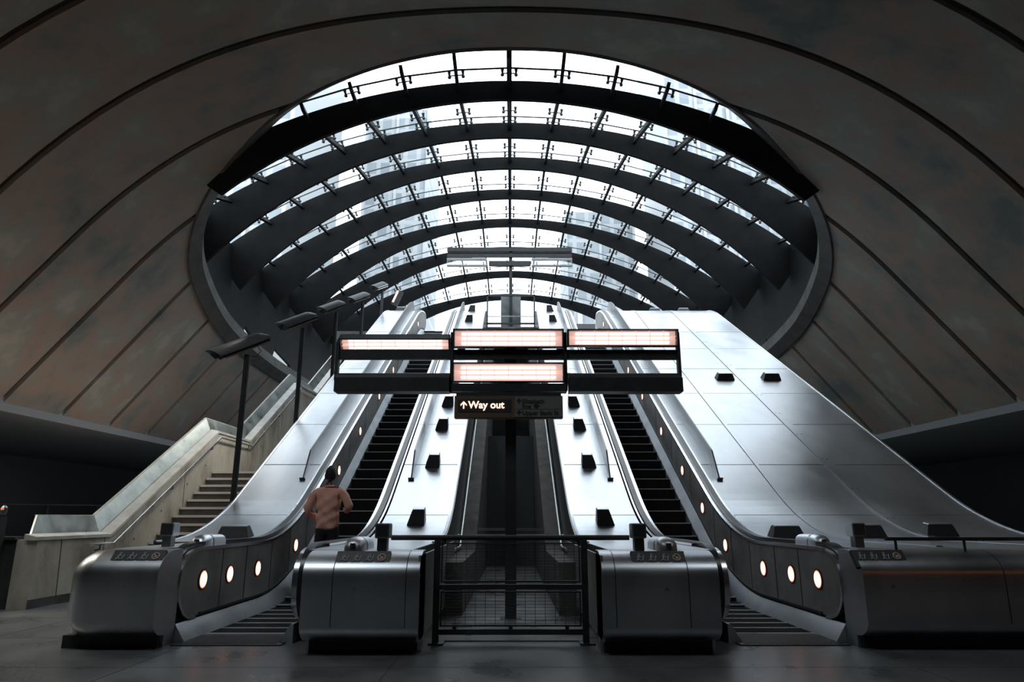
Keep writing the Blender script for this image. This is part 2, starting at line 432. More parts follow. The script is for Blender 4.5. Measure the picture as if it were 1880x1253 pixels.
# ------------------------------------------------------------------ escalators
def side_balustrade(root, sx, xp, d, tall_lights=()):
    """xp: x of the inner panel face (unsigned), d: +1 if the deck lies on the larger-x side"""
    X = lambda a: xp + d * a
    # skirt
    mb = MB(); sweep(mb, [(X(-.125), .0), (X(0), .19), (X(.03), .19), (X(.03), -.25), (X(-.125), -.25)], 7.86, 27.2, sx)
    mb.build('skirt', 'skirt', root, smooth=True)
    # panel with rounded near end
    yc, zc_, ry, rz = 8.30, .575, .44, .355
    mb = MB(); rings = []
    for i in range(13):
        a = math.pi / 2 * i / 12; y = yc - ry * math.cos(a); hz = rz * math.sin(a) ** .7
        if i == 0: hz = .12
        rings.append([(sx * X(0), y, zc_ - hz), (sx * X(.05), y, zc_ - hz), (sx * X(.05), y, zc_ + hz), (sx * X(0), y, zc_ + hz)])
    for y in ys(yc + .05, 27.4):
        z = P(y); rings.append([(sx * X(0), y, z + .22), (sx * X(.05), y, z + .22), (sx * X(.05), y, z + .93), (sx * X(0), y, z + .93)])
    y = 27.4
    for i in range(1, 9):
        a = math.pi / 2 * i / 8
        rings.append([(sx * X(0), y + .45 * math.sin(a), 8.65 + .575 - .355 * math.cos(a)), (sx * X(.05), y + .45 * math.sin(a), 8.65 + .575 - .355 * math.cos(a)), (sx * X(.05), y + .45 * math.sin(a), 8.65 + .575 + .355 * math.cos(a) + .001), (sx * X(0), y + .45 * math.sin(a), 8.65 + .575 + .355 * math.cos(a) + .001)])
    mb.rings(rings); pn = mb.build('balustrade_panel', 'panel', root)
    mb = MB()
    for y in [8.95, 9.75, 10.75, 11.6] + [12.5 + 1.45 * k for k in range(10)]:
        mb.box(*sorted((sx * X(-.004), sx * X(.002))), y - .006, y + .006, P(y) + .23, P(y) + .92)
    mb.build('panel_joint', 'black', pn)
    # trims: lower edge moulding, upper bright band
    mb = MB()
    sweep(mb, [(X(-.02), .215), (X(.0), .215), (X(.0), .245), (X(-.02), .245)], 8.4, 27.3, sx)
    mb.build('lower_moulding', 'black', root)
    def loop(x0, x1, h0, h1, mtname, name, r0, r1):
        # band running along the top then round the near end
        rs = []
        zm = .575
        for i in range(15):
            a = -math.pi / 2 + math.pi * i / 14      # bottom to top
            o0, o1 = r0, r1
            cy = yc; cz = zm
            def q(rr, aa): return (cy - (ry + rr) * math.cos(aa), cz + (rz + rr) * (abs(math.sin(aa)) ** .8) * (1 if aa > 0 else -1))
            a0 = q(o0, a); a1 = q(o1, a)
            rs.append([(sx * X(x0), *a0), (sx * X(x1), *a0), (sx * X(x1), *a1), (sx * X(x0), *a1)])
        for y in ys(yc + .1, 27.3):
            z = P(y); rs.append([(sx * X(x0), y, z + h0), (sx * X(x1), y, z + h0), (sx * X(x1), y, z + h1), (sx * X(x0), y, z + h1)])
        for i in range(1, 10):
            a = math.pi / 2 - math.pi * i / 9
            a0 = (27.35 + (.45 + r0) * math.cos(a), 8.65 + zm + (rz + r0) * math.sin(a)); a1 = (27.35 + (.45 + r1) * math.cos(a), 8.65 + zm + (rz + r1) * math.sin(a))
            rs.append([(sx * X(x0), *a0), (sx * X(x1), *a0), (sx * X(x1), *a1), (sx * X(x0), *a1)])
        m2 = MB(); m2.rings(rs); return m2.build(name, mtname, root, smooth=True)
    loop(-.015, .055, .93, .97, 'trim', 'upper_trim', .0, .035)
    loop(.06, .155, .975, 1.02, 'rubber', 'handrail', .045, .09)
    mb = MB(); sweep(mb, rect(X(.17), X(.20), .90, 1.0), 8.5, 27.0, sx); mb.build('deck_edge_trim', 'trim', root)
    # newel drum
    dr = []
    for i in range(17):
        a = -math.pi / 2 + math.pi * i / 16
        dr.append((yc - (ry + .035) * math.cos(a), .575 + (rz + .02) * math.sin(a)))
    dr += [(9.2, .95), (9.2, .20)]
    mb = MB(); mb.prism_x(dr, sx * X(.055), sx * X(.20)); mb.build('newel_drum', 'steel_dark', root, smooth=True)
    mb = MB(); mb.box(*sorted((sx * X(.06), sx * X(.22))), 8.1, 9.4, 0, .3); mb.build('newel_base', 'black', root)
    return pn
def round_light(root, sx, x, y):
    z = P(y) + .55 if y > 10.5 else .60
    mb = MB(); n = 20
    def disc(r, xo): return [(sx * (x - xo), y + r * math.cos(2 * math.pi * k / n), z + r * math.sin(2 * math.pi * k / n)) for k in range(n)]
    mb.rings([disc(.118, -.01), disc(.118, .008), disc(.10, .012)]); o = mb.build('round_light', 'black_metal', root, smooth=True)
    mb = MB(); mb.rings([disc(.10, .008), disc(.10, .013)]); mb.build('rim', 'btnring', o)
    mb = MB(); mb.rings([disc(.088, .010), disc(.086, .018), disc(.05, .022)]); mb.build('lens', 'btn', o, smooth=True)
LY = [8.42, 9.2, 10.2, 11.9, 13.15, 14.5, 16.3, 18.4, 20.4, 22.9, 25.4]
proto_step = None
def escalator(sx, label):
    root = empty('escalator', (sx * 3.0, 7.7, 0)); tag(root, label, 'escalator')
    global proto_step
    # comb plates
    mb = MB(); mb.box(*sorted((sx * 2.40, sx * 3.56)), 7.7, 8.35, -.02, .012); cp = mb.build('comb_plate', 'black_metal', root)
    mb = MB()
    for i in range(40):
        x = 2.47 + i * .0258; mb.box(*sorted((sx * x, sx * (x + .012))), 7.75, 8.3, .012, .018)
    mb.build('comb_teeth', 'black', cp)['kind'] = 'stuff'
    mb = MB(); mb.box(*sorted((sx * 2.40, sx * 3.56)), YT + .3, 28.3, 8.6, 8.66); mb.build('top_comb_plate', 'steel_dark', root)
    yn = 8.4
    while yn < YT + .2:
        z = P(yn) + .012
        if proto_step is None:
            m1 = MB(); m1.prism_x([(yn, z), (yn + .40, z), (yn + .40, z - .03), (yn + .03, z - .24), (yn + .01, z - .24), (yn, z - .05)], 2.455, 3.495)
            # the step mesh is centred on its own nosing so that it can be repeated
            st = m1.build('step', 'step', root, origin=(2.975, yn, z)); proto_step = st
            m2 = MB(); m2.box(2.47, 3.48, yn - .008, yn + .022, z - .012, z + .006); ns = m2.build('nosing', 'nosing', st, origin=(2.975, yn, z))
            st.location = Vector((sx * 2.975, yn, z)) - parent_world(root)
        else:
            st = proto_step.copy(); COL.objects.link(st); st.parent = root
            st.location = Vector((sx * 2.975, yn, z)) - parent_world(root)
            ns = proto_step.children[0].copy(); COL.objects.link(ns); ns.parent = st
        yn += .40
    # outer side (towards the wide decks) and inner side (towards the pit)
    side_balustrade(root, sx, 3.60, 1)
    side_balustrade(root, sx, 2.36, -1)
    for y in LY: round_light(root, sx, 3.60, y)
    # truss underside
    mb = MB(); sweep(mb, rect(2.30, 3.66, -1.3, -.35), 9.5, 27.3, sx); mb.build('truss_casing', 'black_metal', root)
    return root
escalator(-1, 'left escalator of black steps climbing beside the person in the salmon shirt')
escalator(1, 'right escalator of black steps, empty, running up beside the wide steel deck')

# ------------------------------------------------------------------ decks
SEAM = [12.08 + 1.82 * k for k in range(9)]
def deck(name, sx, cols, label, inner_fascia, blocks, plate_x, plate_dy, nwl, trimx=()):
    root = empty(name, (sx * (cols[0][0] + cols[-1][1]) / 2, 7.2, 0)); tag(root, label, 'deck cladding')
    xa, xb = cols[0][0], cols[-1][1]
    yn_ = nwl.get('narrow_y', nwl['y'] + .5); xn_ = nwl.get('narrow_x', xb)
    mb = MB(); sweep(mb, rect(xa + .01, xb - .01, .70, .955), yn_, 28.4, sx)
    if yn_ > 9: sweep(mb, rect(xa + .01, xn_ - .01, .70, .955), nwl['y'] + .4, yn_, sx)
    mb.build('deck_core', 'black', root)
    mb = MB(); sweep(mb, rect(xa + .03, xb - .03, .0, .70), yn_, 13, sx, lambda y: 0)
    if yn_ > 9: mb.box(*sorted((sx * (xa + .03), sx * (xn_ - .03))), nwl['y'] + .4, yn_, 0, .7)
    mb.build('side_casing', 'steel_dark', root)
    cuts = [nwl['y'] + .45] + SEAM + [28.4]
    for (c0, c1) in cols:
        for y0, y1 in zip(cuts, cuts[1:]):
            if y0 < 9 and yn_ > 9:
                mb = MB(); sweep(mb, rect(c0 + .004, xn_ - .004, .955, .970), y0 + .006, yn_ - .003, sx); mb.build('deck_panel', 'steel', root); y0 = yn_
            j = R.uniform(-.0015, .0015)
            mb = MB(); sweep(mb, rect(c0 + .004, c1 - .004, .955, .970 + j), y0 + .011, y1 - .011, sx); mb.build('deck_panel', 'steel', root)
    for tx, w in trimx:
        mb = MB(); sweep(mb, rect(tx - w / 2, tx + w / 2, .955, .985), 8.2, 28.4, sx); mb.build('cover_strip', 'steel', root)
        if w > .1:
            mb = MB(); y = 8.6
            while y < 27:
                for q in (-.05, .05):
                    mb.tube([(sx * (tx + q), y, P(y) + .975), (sx * (tx + q), y, P(y) + .991)], .012, 6)
                y += 1.1
            mb.build('screw', 'black_metal', root)['kind'] = 'stuff'
    # edge lips and fascias
    for fx, dd, depth in inner_fascia:
        mb = MB(); sweep(mb, rect(*sorted((fx, fx + dd * .03)), -depth, .965), 9.95 if fx > 1.5 else 11.0, 28.4, sx); mb.build('side_fascia', 'steel_dark', root)
        mb = MB(); sweep(mb, [(fx - .01, .95), (fx + .035, .95), (fx + .035, .985), (fx + .01, .99), (fx - .01, .98)], 9.95 if fx > 1.5 else 9.6, 28.4, sx); mb.build('edge_lip', 'steel', root, smooth=True)
    # upstand plate beside the handrail
    x = plate_x; y0, y1 = 13.35, 13.72
    poly = []
    mb = MB(); rs = []
    for y in [y0, y0 + .01] + [y for y in ys(y1, 26.6)] + [27.1]:
        h = .98 + .37 * max(0, min(1, (y - y0) / (y1 - y0))) if y < 26.7 else .99
        z = P(y); rs.append([(sx * (x - .014), y, z + .965), (sx * (x + .014), y, z + .965), (sx * (x + .014), y, z + h), (sx * (x - .014), y, z + h)])
    mb.rings(rs); mb.box(*sorted((sx * (x - .055), sx * (x + .055))), y0 - .05, y0 + .04, P(y0) + .965, P(y0) + 1.0)
    mb.build('upstand_plate', 'steel_dark', root)
    # anti-slide blocks
    for bx, by, kind in blocks:
        z = P(by) + .97; mb = MB(); hh = .24; L = .10
        # local frame on the sloping deck
        sl = (P(by + .3) - P(by - .3)) / .6; a = math.atan(sl)
        up = Vector((0, -math.sin(a), math.cos(a))); al = Vector((0, math.cos(a), math.sin(a))); o = Vector((sx * bx, by, z))
        ex = Vector((sx, 0, 0))
        if kind == 'half': b0, b1, t0, t1 = -.13, .16, -.13, .07
        else: b0, b1, t0, t1 = -.29, .29, -.22, .22; 
        if kind == 'wide': hh = .17
        if kind == 'wide': b0, b1, t0, t1 = -.25, .25, -.19, .19
        def pp(q, w, hgt): return o + ex * q + al * w + up * hgt
        mb.rings([[pp(b0, -.07, 0), pp(b1, -.07, 0), pp(b1, .20, 0), pp(b0, .20, 0)], [pp(t0, .0, hh), pp(t1, .0, hh), pp(t1, .16, hh), pp(t0, .16, hh)]])
        bo = mb.build('anti_slide_block', 'black', root, bevel=.008)
        mb = MB(); mb.rings([[pp(t0 + .005, .005, hh), pp(t1 - .005, .005, hh), pp(t1 - .005, .155, hh), pp(t0 + .005, .155, hh)], [pp(t0 + .01, .01, hh + .012), pp(t1 - .01, .01, hh + .012), pp(t1 - .01, .15, hh + .012), pp(t0 + .01, .15, hh + .012)]])
        mb.build('lit_top', 'steel', bo)  # pale sheet puts the lit top face into the colour
    # near end block
    y = nwl['y']; bx0, bx1 = nwl['x']; r = .24
    poly = [(y + .5, .0), (y + .5, .968)]
    for i in range(9):
        a = math.pi / 2 * i / 8; poly.append((y + r * 1.5 - r * 1.5 * math.sin(a), .968 - r + r * math.cos(a)))
    for i in range(1, 7):
        a = math.pi / 2 * i / 6; poly.append((y + .25 - .25 * math.cos(a), .32 - .20 * math.sin(a)))
    poly += [(y + .28, .12), (y + .28, 0)]
    mb = MB()
    # rounded ends in x for the wide outer blocks
    xs_ = [bx0, bx1]
    mb.prism_x(poly, sx * bx0, sx * bx1 if not nwl.get('round') else sx * (bx1 - .36))
    if nwl.get('round'):
        rs = []
        cz, cy = .55, y + .9
        for i in range(9):
            a = math.pi / 2 * i / 8; xx = bx1 - .36 + .36 * math.sin(a); k = math.cos(a) * .55 + .45 if i < 8 else .45
            k = 1 - .55 * (1 - math.cos(a))
            rs.append([(sx * xx, cy + (py - cy) * (k if py < cy else 1), (cz + (pz - cz) * (.30 + .70 * math.cos(a)) if pz > .13 else pz)) for py, pz in poly])
        mb.rings(rs)
    nb = mb.build('newel_block', 'steel', root, smooth=True)
    for q in nwl.get('joints', []):
        mb = MB(); mb.prism_x([(py - .003, pz) for py, pz in poly[2:12]] + [(py + .01, pz - .01) for py, pz in poly[2:12]][::-1], sx * (q - .004), sx * (q + .004)); mb.build('block_joint', 'black', nb)
    mb = MB(); mb.box(*sorted((sx * (bx0 + .03), sx * (bx1 - .05))), y + .22, y + .49, .0, .125); mb.build('plinth', 'black', root)
    # side skin facing the pit
    # safety notice
    lx = nwl.get('label')
    if lx is not None:
        w = .27
        a = rad(52); c0 = Vector((sx * lx, y + .105, .895))
        ex = Vector((1, 0, 0)); ed = Vector((0, -math.cos(a), -math.sin(a))); en = Vector((0, -math.sin(a), math.cos(a)))
        def q(u, v, h): return c0 + ex * u + ed * v + en * h
        mb = MB(); mb.rings([[q(-w, -.085, -.03), q(w, -.085, -.03), q(w, .12, -.03), q(-w, .12, -.03)], [q(-w, -.085, .012), q(w, -.085, .012), q(w, .12, .012), q(-w, .12, .012)]])
        so = mb.build('safety_notice', 'black', root)
        mb = MB()
        for i in range(3):
            u0 = -.19 + i * .125
            mb.tube([q(u0, -.045, .014), q(u0 + .0, -.042, .018)], .013, 8)
            for (a0, b0), (a1, b1) in (((0, -.03), (-.012, .008)), ((-.012, .008), (-.03, .03)), ((-.012, .008), (.012, .03)), ((0, -.022), (.022, -.005)), ((0, -.022), (-.022, -.012)), ((.03, .03), (.045, -.03))):
                mb.tube([q(u0 + a0, b0, .016), q(u0 + a1, b1, .016)], .0055, 5)
        mb.build('pictogram', 'decal', so)
        mb = MB(); ringp = [q(.185 + .036 * math.cos(t), -.008 + .036 * math.sin(t), .016) for t in [2 * math.pi * i / 16 for i in range(17)]]
        mb.tube(ringp, .007, 5); mb.tube([q(.16, -.034, .016), q(.21, .018, .016)], .006, 5); mb.tube([q(.175, .012, .016), q(.20, -.01, .016)], .012, 6)
        mb.build('prohibition_mark', 'decal_red', so)
        mb = MB()
        for i in range(4):
            for j in range(2): mb.box(-.04 + 0, .04, 0, .0, 0, 0) if False else mb.rings([[q(-.245 + i * .125, .045 + j * .018, .0125), q(-.15 + i * .125, .045 + j * .018, .0125), q(-.15 + i * .125, .051 + j * .018, .0125), q(-.245 + i * .125, .051 + j * .018, .0125)], [q(-.245 + i * .125, .045 + j * .018, .0135), q(-.15 + i * .125, .045 + j * .018, .0135), q(-.15 + i * .125, .051 + j * .018, .0135), q(-.245 + i * .125, .051 + j * .018, .0135)]])
        mb.build('notice_text_line', 'signface', so)
        # key switch
        mb = MB(); mb.tube([(sx * (lx + .05), y + .02, .62), (sx * (lx + .05), y - .012, .62)], .016, 10); mb.build('key_switch', 'trim', root, smooth=True)
    # stop-button post
    px = nwl.get('post')
    if px is not None:
        py = nwl.get('posty', 7.75)
        mb = MB(); mb.box(sx * px - .05, sx * px + .05, py, py + .12, .965, 1.09); po = mb.build('stop_post', 'steel_dark', root, bevel=.004)
        mb = MB(); mb.box(sx * px - .075, sx * px + .075, py - .02, py + .16, 1.09, 1.24); mb.build('stop_box', 'steel', po, bevel=.008)
        mb = MB(); mb.box(sx * px - .06, sx * px + .06, py - .028, py - .018, 1.105, 1.225); mb.build('stop_face', 'black', po)
    # handrail inlet cover
    gx = nwl.get('inlet')
    if gx is not None:
        gy = nwl.get('inlety', 7.65); mb = MB(); rs = []
        for t, w, h in ((0, .05, .04), (.02, .085, .085), (.08, .105, .125), (.20, .11, .14), (.21, .10, .13), (.24, .10, .13), (.25, .11, .14), (.62, .10, .13)):
            n = 14; rs.append([(sx * gx + w * math.cos(math.pi * i / n) , gy + t + .08 * (1 - math.sin(math.pi * i / n)) * 0, .965 + h * math.sin(math.pi * i / n) ** .55) for i in range(n + 1)])
        mb.rings(rs); io = mb.build('handrail_inlet_cover', 'steel', root, smooth=True)
        mb = MB(); mb.tube([(sx * gx, gy - .005, .985), (sx * gx, gy - .002, 1.045)], .028, 10); mb.build('sensor_eye', 'black', io)
    return root
cb = [(1.55, y, 'half') for y in (11.65, 13.83, 15.47, 16.75, 18.35, 20.6, 22.5, 24.3, 26.0)]
deck('deck_cladding', -1, [(1.03, 2.14)], 'narrow steel deck with black blocks between the left escalator and the pit', [(1.03, -1, .1)], cb, 1.91, 0,
     dict(y=7.08, x=(.90, 2.05), label=1.48, joints=[1.03, 1.75], post=1.33, posty=7.35, inlet=1.62, inlety=7.3))
deck('deck_cladding', 1, [(1.03, 2.14)], 'narrow steel deck with black blocks between the pit and the right escalator', [(1.03, -1, .1)], cb, 1.91, 0,
     dict(y=7.08, x=(.90, 2.05), label=1.48, joints=[1.03, 1.75], post=1.33, posty=7.35, inlet=1.62, inlety=7.3))
deck('deck_cladding', -1, [(3.80, 4.95)], 'steel deck left of the left escalator, beside the stairs', [(4.96, 1, .5)], [(4.2, 10.75, 'wide'), (4.5, 26.9, 'wide')], 3.99, 0,
     dict(y=7.35, x=(3.60, 4.66), round=True, narrow_y=9.9, narrow_x=4.37, label=3.88, joints=[], post=4.02, posty=8.3, inlet=3.75, inlety=8.5), trimx=())
deck('deck_cladding', 1, [(3.80, 4.895), (4.985, 6.305), (6.515, 8.02)], 'very wide steel deck of big panels right of the right escalator', [(8.03, 1, .6)],
     [(4.2, 10.75, 'wide'), (5.49, 10.85, 'wide'), (6.65, 10.95, 'wide'), (5.92, 18.5, 'wide'), (7.2, 18.5, 'wide'), (6.0, 27.2, 'wide'), (7.2, 27.2, 'wide')], 4.01, 0,
     dict(y=7.35, x=(3.60, 8.4), label=3.84, joints=[5.05], post=3.98, posty=8.1, inlet=3.75, inlety=8.5), trimx=[(4.94, .075), (6.41, .19)])

# low rail on the right block
lr = empty('low_rail', (4.2, 7.6, .97)); tag(lr, 'low black flat rail standing on the wide right deck end', 'rail')
MB().box(4.0, 5.6, 7.55, 7.60, 1.06, 1.095).build('bar', 'black_metal', lr)
MB().box(5.55, 7.2, 7.55, 7.60, 1.085, 1.115).build('bar', 'black_metal', lr)
for x in (4.1, 4.83, 5.5, 6.2):
    MB().tube([(x, 7.575, .95), (x, 7.575, 1.075)], .014, 8).build('rail_post', 'black_metal', lr)

# ------------------------------------------------------------------ pit between the decks
def PB(y): return max(.70, SL * (y - Y0) - .35)
for sx, nm in ((-1, 'left'), (1, 'right')):
    mb = MB(); rs = []
    for y in [9.9, 10.0, 12.9, 13.37, 14, 20, 26.15]:
        z = PB(y); rs.append([(sx * .66, y, 0 if y < 26 else 6), (sx * 1.0, y, 0 if y < 26 else 6), (sx * 1.0, y, z), (sx * .66, y, z)])
    mb.rings(rs); o = mb.build('concrete_stringer', 'pit'); tag(o, 'sloping concrete edge beam on the %s side of the central pit' % nm, 'beam')
    mb = MB(); mb.tube([(sx * .96, 10.2, PB(10.2) + .06), (sx * .96, 13.37, PB(13.37) + .06), (sx * .96, 26, PB(26) + .06)], .03, 8)
    o = mb.build('conduit', 'apron'); tag(o, 'thin grey conduit running up the %s side of the pit' % nm, 'pipe')
    mb = MB(); mb.box(*sorted((sx * .90, sx * .92)), 7.15, 11.4, .125, .93); o = mb.build('pit_side_panel', 'panel'); tag(o, 'dull steel side panel of the %s central end block facing the gate' % nm, 'panel')
mb = MB(); mb.box(-.66, .66, 13.8, 13.9, .90, .98); mb.box(-.66, .66, 13.8, 13.84, 1.05, 1.10); o = mb.build('cross_beam', 'steel'); tag(o, 'pale horizontal cross beam low in the dark central pit', 'beam')
struct('wall_pit', MB().box(-.655, .655, 20, 20.3, 0, 3.6), 'dark_wall')
mb = MB(); mb.box(-1.02, 1.02, 26.2, 26.5, 8.1, 8.66); o = mb.build('pit_end_beam', 'steel_dark'); tag(o, 'riveted dark beam closing the pit below the glass screen', 'beam')
# glass screen at the head of the pit
gs = empty('glass_screen', (0, 26.6, 8.65)); tag(gs, 'framed glass screen at the top between the escalators', 'screen')
MB().box(-.94, .94, 26.62, 26.64, 8.95, 10.08).build('pane', 'glass', gs)
mb = MB(); mb.box(-.99, -.93, 26.6, 26.66, 8.66, 10.15); mb.box(.93, .99, 26.6, 26.66, 8.66, 10.15); mb.box(-.99, .99, 26.6, 26.66, 10.08, 10.15); mb.box(-.99, .99, 26.6, 26.66, 8.88, 8.95); mb.build('frame', 'black', gs)
MB().box(-.93, .93, 26.58, 26.62, 9.20, 9.23).build('rail', 'steel', gs)
o = MB().box(-.42, .42, 27.6, 27.9, 8.65, 10.45).build('information_pillar', 'steel_dark', bevel=.01); tag(o, 'dark upright pillar standing behind the top glass screen', 'pillar')

# ------------------------------------------------------------------ gate
gt = empty('barrier', (0, 7.8, 0)); tag(gt, 'black barrier gate with wire mesh closing the pit between the end blocks', 'barrier')
gy = 7.8
MB().tube([(-1.31, gy, 1.085), (1.30, gy, 1.085)], .028, 14).build('top_rail', 'black_metal', gt, smooth=True)
for x in (-.80, .80):
    p = MB().box(x - .033, x + .033, gy - .03, gy + .03, .0, 1.07).build('post', 'black_metal', gt)
    MB().box(x - .02 * (1 if x > 0 else 1) - .05, x + .09, gy - .09, gy + .09, .0, .018).build('foot_plate', 'black_metal', p)
MB().box(-.77, .77, gy - .025, gy + .025, .55, .60).build('middle_rail', 'black_metal', gt)
MB().box(-.77, .77, gy - .025, gy + .025, .095, .15).build('bottom_rail', 'black_metal', gt)
for z0, z1 in ((.175, .53), (.62, 1.03)):
    mb = MB(); mb.box(-.755, .755, gy - .012, gy + .012, z0, z0 + .018); mb.box(-.755, .755, gy - .012, gy + .012, z1 - .015, z1); mb.box(-.755, -.74, gy - .012, gy + .012, z0, z1); mb.box(.74, .755, gy - .012, gy + .012, z0, z1)
    fr_ = mb.build('mesh_frame', 'black_metal', gt)
    mb = MB(); x = -.70
    while x < .74: mb.box(x - .0022, x + .0022, gy - .002, gy + .002, z0, z1); x += .107
    z = z0 + .03
    while z < z1 - .01: mb.box(-.75, .75, gy - .002, gy + .002, z - .0018, z + .0018); z += .032
    mb.build('wire_mesh', 'black_metal', fr_)
mb = MB()
for x in (-.6, 0, .6): mb.box(x - .02, x + .02, gy - .015, gy + .015, .15, .178)
mb.build('spacer', 'black_metal', gt)
struct('trim_2', MB().box(-.86, .86, 7.95, 9.9, 0, .012), 'floor')

# ------------------------------------------------------------------ lamps on the centre column
def flood(root, x0, x1, y, z, tilt, lit=True, h=.24, tubes=4):
    """box luminaire: open face towards the camera side, tilted about x"""
    xc = (x0 + x1) / 2; L = (x1 - x0) / 2; Mx = Matrix.Translation((xc, y, z)) @ Matrix.Rotation(tilt, 4, 'X')
    mb = MB(); hh = h / 2
    mb.box(-L, L, 0, .16, -hh, -hh + .018, Mx); mb.box(-L, L, 0, .16, hh - .018, hh, Mx); mb.box(-L, -L + .02, 0, .16, -hh, hh, Mx); mb.box(L - .02, L, 0, .16, -hh, hh, Mx); mb.box(-L, L, .145, .16, -hh, hh, Mx)
    o = mb.build('lamp_housing', 'black_metal', root)
    if lit:
        MB().box(-L + .02, L - .02, .12, .14, -hh + .02, hh - .02, Mx).build('reflector', 'louvre', o)
        mb = MB()
        for i in range(3):
            zz = -hh + h * (i + 1) / 4
            a = Mx @ Vector((-L + .12, .085, zz)); b = Mx @ Vector((L - .12, .085, zz)); mb.tube([a, b], .021, 8)
        mb.build('lamp_tube', 'tube', o, smooth=True)
        mb = MB(); n = 7
        for i in range(1, n + 1):
            xx = -L + 2 * L * i / (n + 1); mb.box(xx - .003, xx + .003, .06, .13, -hh + .018, hh - .018, Mx)
        for zz in (-hh + h * .38, -hh + h * .62): mb.box(-L + .02, L - .02, .06, .12, zz - .003, zz + .003, Mx)
        mb.build('louvre', 'louvre', o)
        MB().box(-L + .02, L - .02, .012, .016, -hh + .018, hh - .018, Mx).build('cover_glass', 'glass', o)
    return o
GY = 9.5
gn = empty('light_gantry', (0, GY, 0)); tag(gn, 'near black light gantry on a centre column with four glowing lamp boxes', 'light gantry')
MB().box(-.075, .075, GY + .1, GY + .25, 0, 3.95).build('column', 'black_metal', gn)
MB().box(-.14, .14, GY + .03, GY + .32, 0, .02).build('base_plate', 'black_metal', gn)
def PX(u, D): return (u - 940) / 1253.3 * D
def PZ(v, y):   # height at a given depth y for an image row
    vy = (626.5 - v) / 1253.3; return 1.3 + y * (ST + CT * vy) / (CT - ST * vy)
Dg = 9.65
flood(gn, PX(622, Dg), PX(827, Dg), GY - .05, PZ(638, GY), rad(38), True, .24)
flood(gn, PX(833, Dg), PX(1038, Dg), GY - .12, PZ(625, GY), rad(8), True, .27)
flood(gn, PX(1045, Dg), PX(1250, Dg), GY - .12, PZ(624, GY), rad(8), True, .25)
flood(gn, PX(833, Dg), PX(1038, Dg), GY - .12, PZ(687, GY), rad(8), True, .28)
MB().box(PX(622, Dg), PX(1250, Dg), GY - .02, GY + .06, PZ(660, GY), PZ(643, GY)).build('cross_bar', 'black_metal', gn)
for a, b in ((620, 828), (1046, 1252)):
    fb = MB(); x0, x1 = PX(a, Dg), PX(b, Dg); fb.box(x0, x1, GY - .14, GY + .10, PZ(722, GY), PZ(697, GY)); fb.tube([(x0, GY - .0, PZ(697, GY)), (x1, GY - .0, PZ(697, GY))], .09, 12)
    fb.build('upturned_lamp', 'black_metal', gn)
MB().box(PX(832, Dg), PX(1042, Dg), GY - .1, GY + .1, PZ(721, GY), PZ(707, GY)).build('tray', 'black_metal', gn)
for u, v0, v1 in ((619, 630, 700), (831, 612, 722), (1041, 612, 718), (1251, 612, 700)):
    MB().box(PX(u, Dg) - .022, PX(u, Dg) + .022, GY - .05, GY + .05, PZ(v1, GY), PZ(v0, GY)).build('upright', 'black_metal', gn)
# far gantry
g2 = empty('light_gantry', (0, 24.6, 8.65)); tag(g2, 'far light gantry seen small above the top glass screen', 'light gantry')
D2 = 26.2; y2 = 24.6
g2y = 27.2; D2 = 29.0
MB().box(-.06, .06, g2y, g2y + .12, 8.65, PZ(456, g2y)).build('column', 'black_metal', g2)
MB().box(PX(823, D2), PX(1052, D2), g2y - .1, g2y + .1, PZ(463, g2y), PZ(456, g2y)).build('cross_bar', 'black_metal', g2)
MB().box(PX(823, D2), PX(1052, D2), g2y - .05, g2y + .05, PZ(473, g2y), PZ(467, g2y)).build('cross_bar', 'black_metal', g2)
for a, b in ((823, 896), (978, 1052)):
    MB().box(PX(a, D2), PX(b, D2), g2y - .12, g2y + .02, PZ(488, g2y), PZ(478, g2y)).build('lamp_glass', 'glass', g2)
    mb = MB(); mb.box(PX(a, D2), PX(b, D2), g2y - .13, g2y + .03, PZ(490, g2y), PZ(488, g2y)); mb.box(PX(a, D2), PX(b, D2), g2y - .13, g2y + .03, PZ(479, g2y), PZ(476, g2y)); mb.build('lamp_housing', 'steel_dark', g2)
MB().box(PX(900, D2), PX(976, D2), g2y - .12, g2y + .05, PZ(489, g2y), PZ(481, g2y)).build('lamp_housing', 'black_metal', g2)

# ------------------------------------------------------------------ direction sign
def text(body, size, loc, parent, name, mt, depth=.004):
    cu = bpy.data.curves.new(name, 'FONT'); cu.body = body; cu.size = size; cu.extrude = depth; cu.offset = size * .018
    to = bpy.data.objects.new('tmp', cu); COL.objects.link(to)
    bpy.context.view_layer.update()
    me = bpy.data.meshes.new_from_object(to.evaluated_get(bpy.context.evaluated_depsgraph_get()))
    COL.objects.unlink(to); bpy.data.objects.remove(to)
    me.materials.clear(); me.materials.append(M[mt])
    o = bpy.data.objects.new(name, me); COL.objects.link(o); o.parent = parent
    o.location = Vector(loc) - parent_world(parent); o.rotation_euler = (rad(90), 0, 0); return o
sgy = 9.3; Ds = 9.43
sg = empty('direction_sign', (0, sgy, PZ(748, sgy))); tag(sg, 'bronze direction sign reading Way out, hung under the near light gantry', 'sign')
sx0, sx1 = PX(837, Ds), PX(1035, Ds); sz0, sz1 = PZ(768, sgy), PZ(727, sgy)
MB().box(sx0, sx1, sgy, sgy + .14, sz0, sz1).build('case', 'bronze', sg, bevel=.006)
xm = PX(947, Ds)
MB().box(PX(844, Ds), PX(941, Ds), sgy - .006, sgy, PZ(757, sgy), PZ(734, sgy)).build('lit_panel', 'black', sg)
MB().box(xm, sx1 - .01, sgy - .006, sgy, sz0 + .015, sz1 - .012).build('unlit_panel', 'signface', sg)
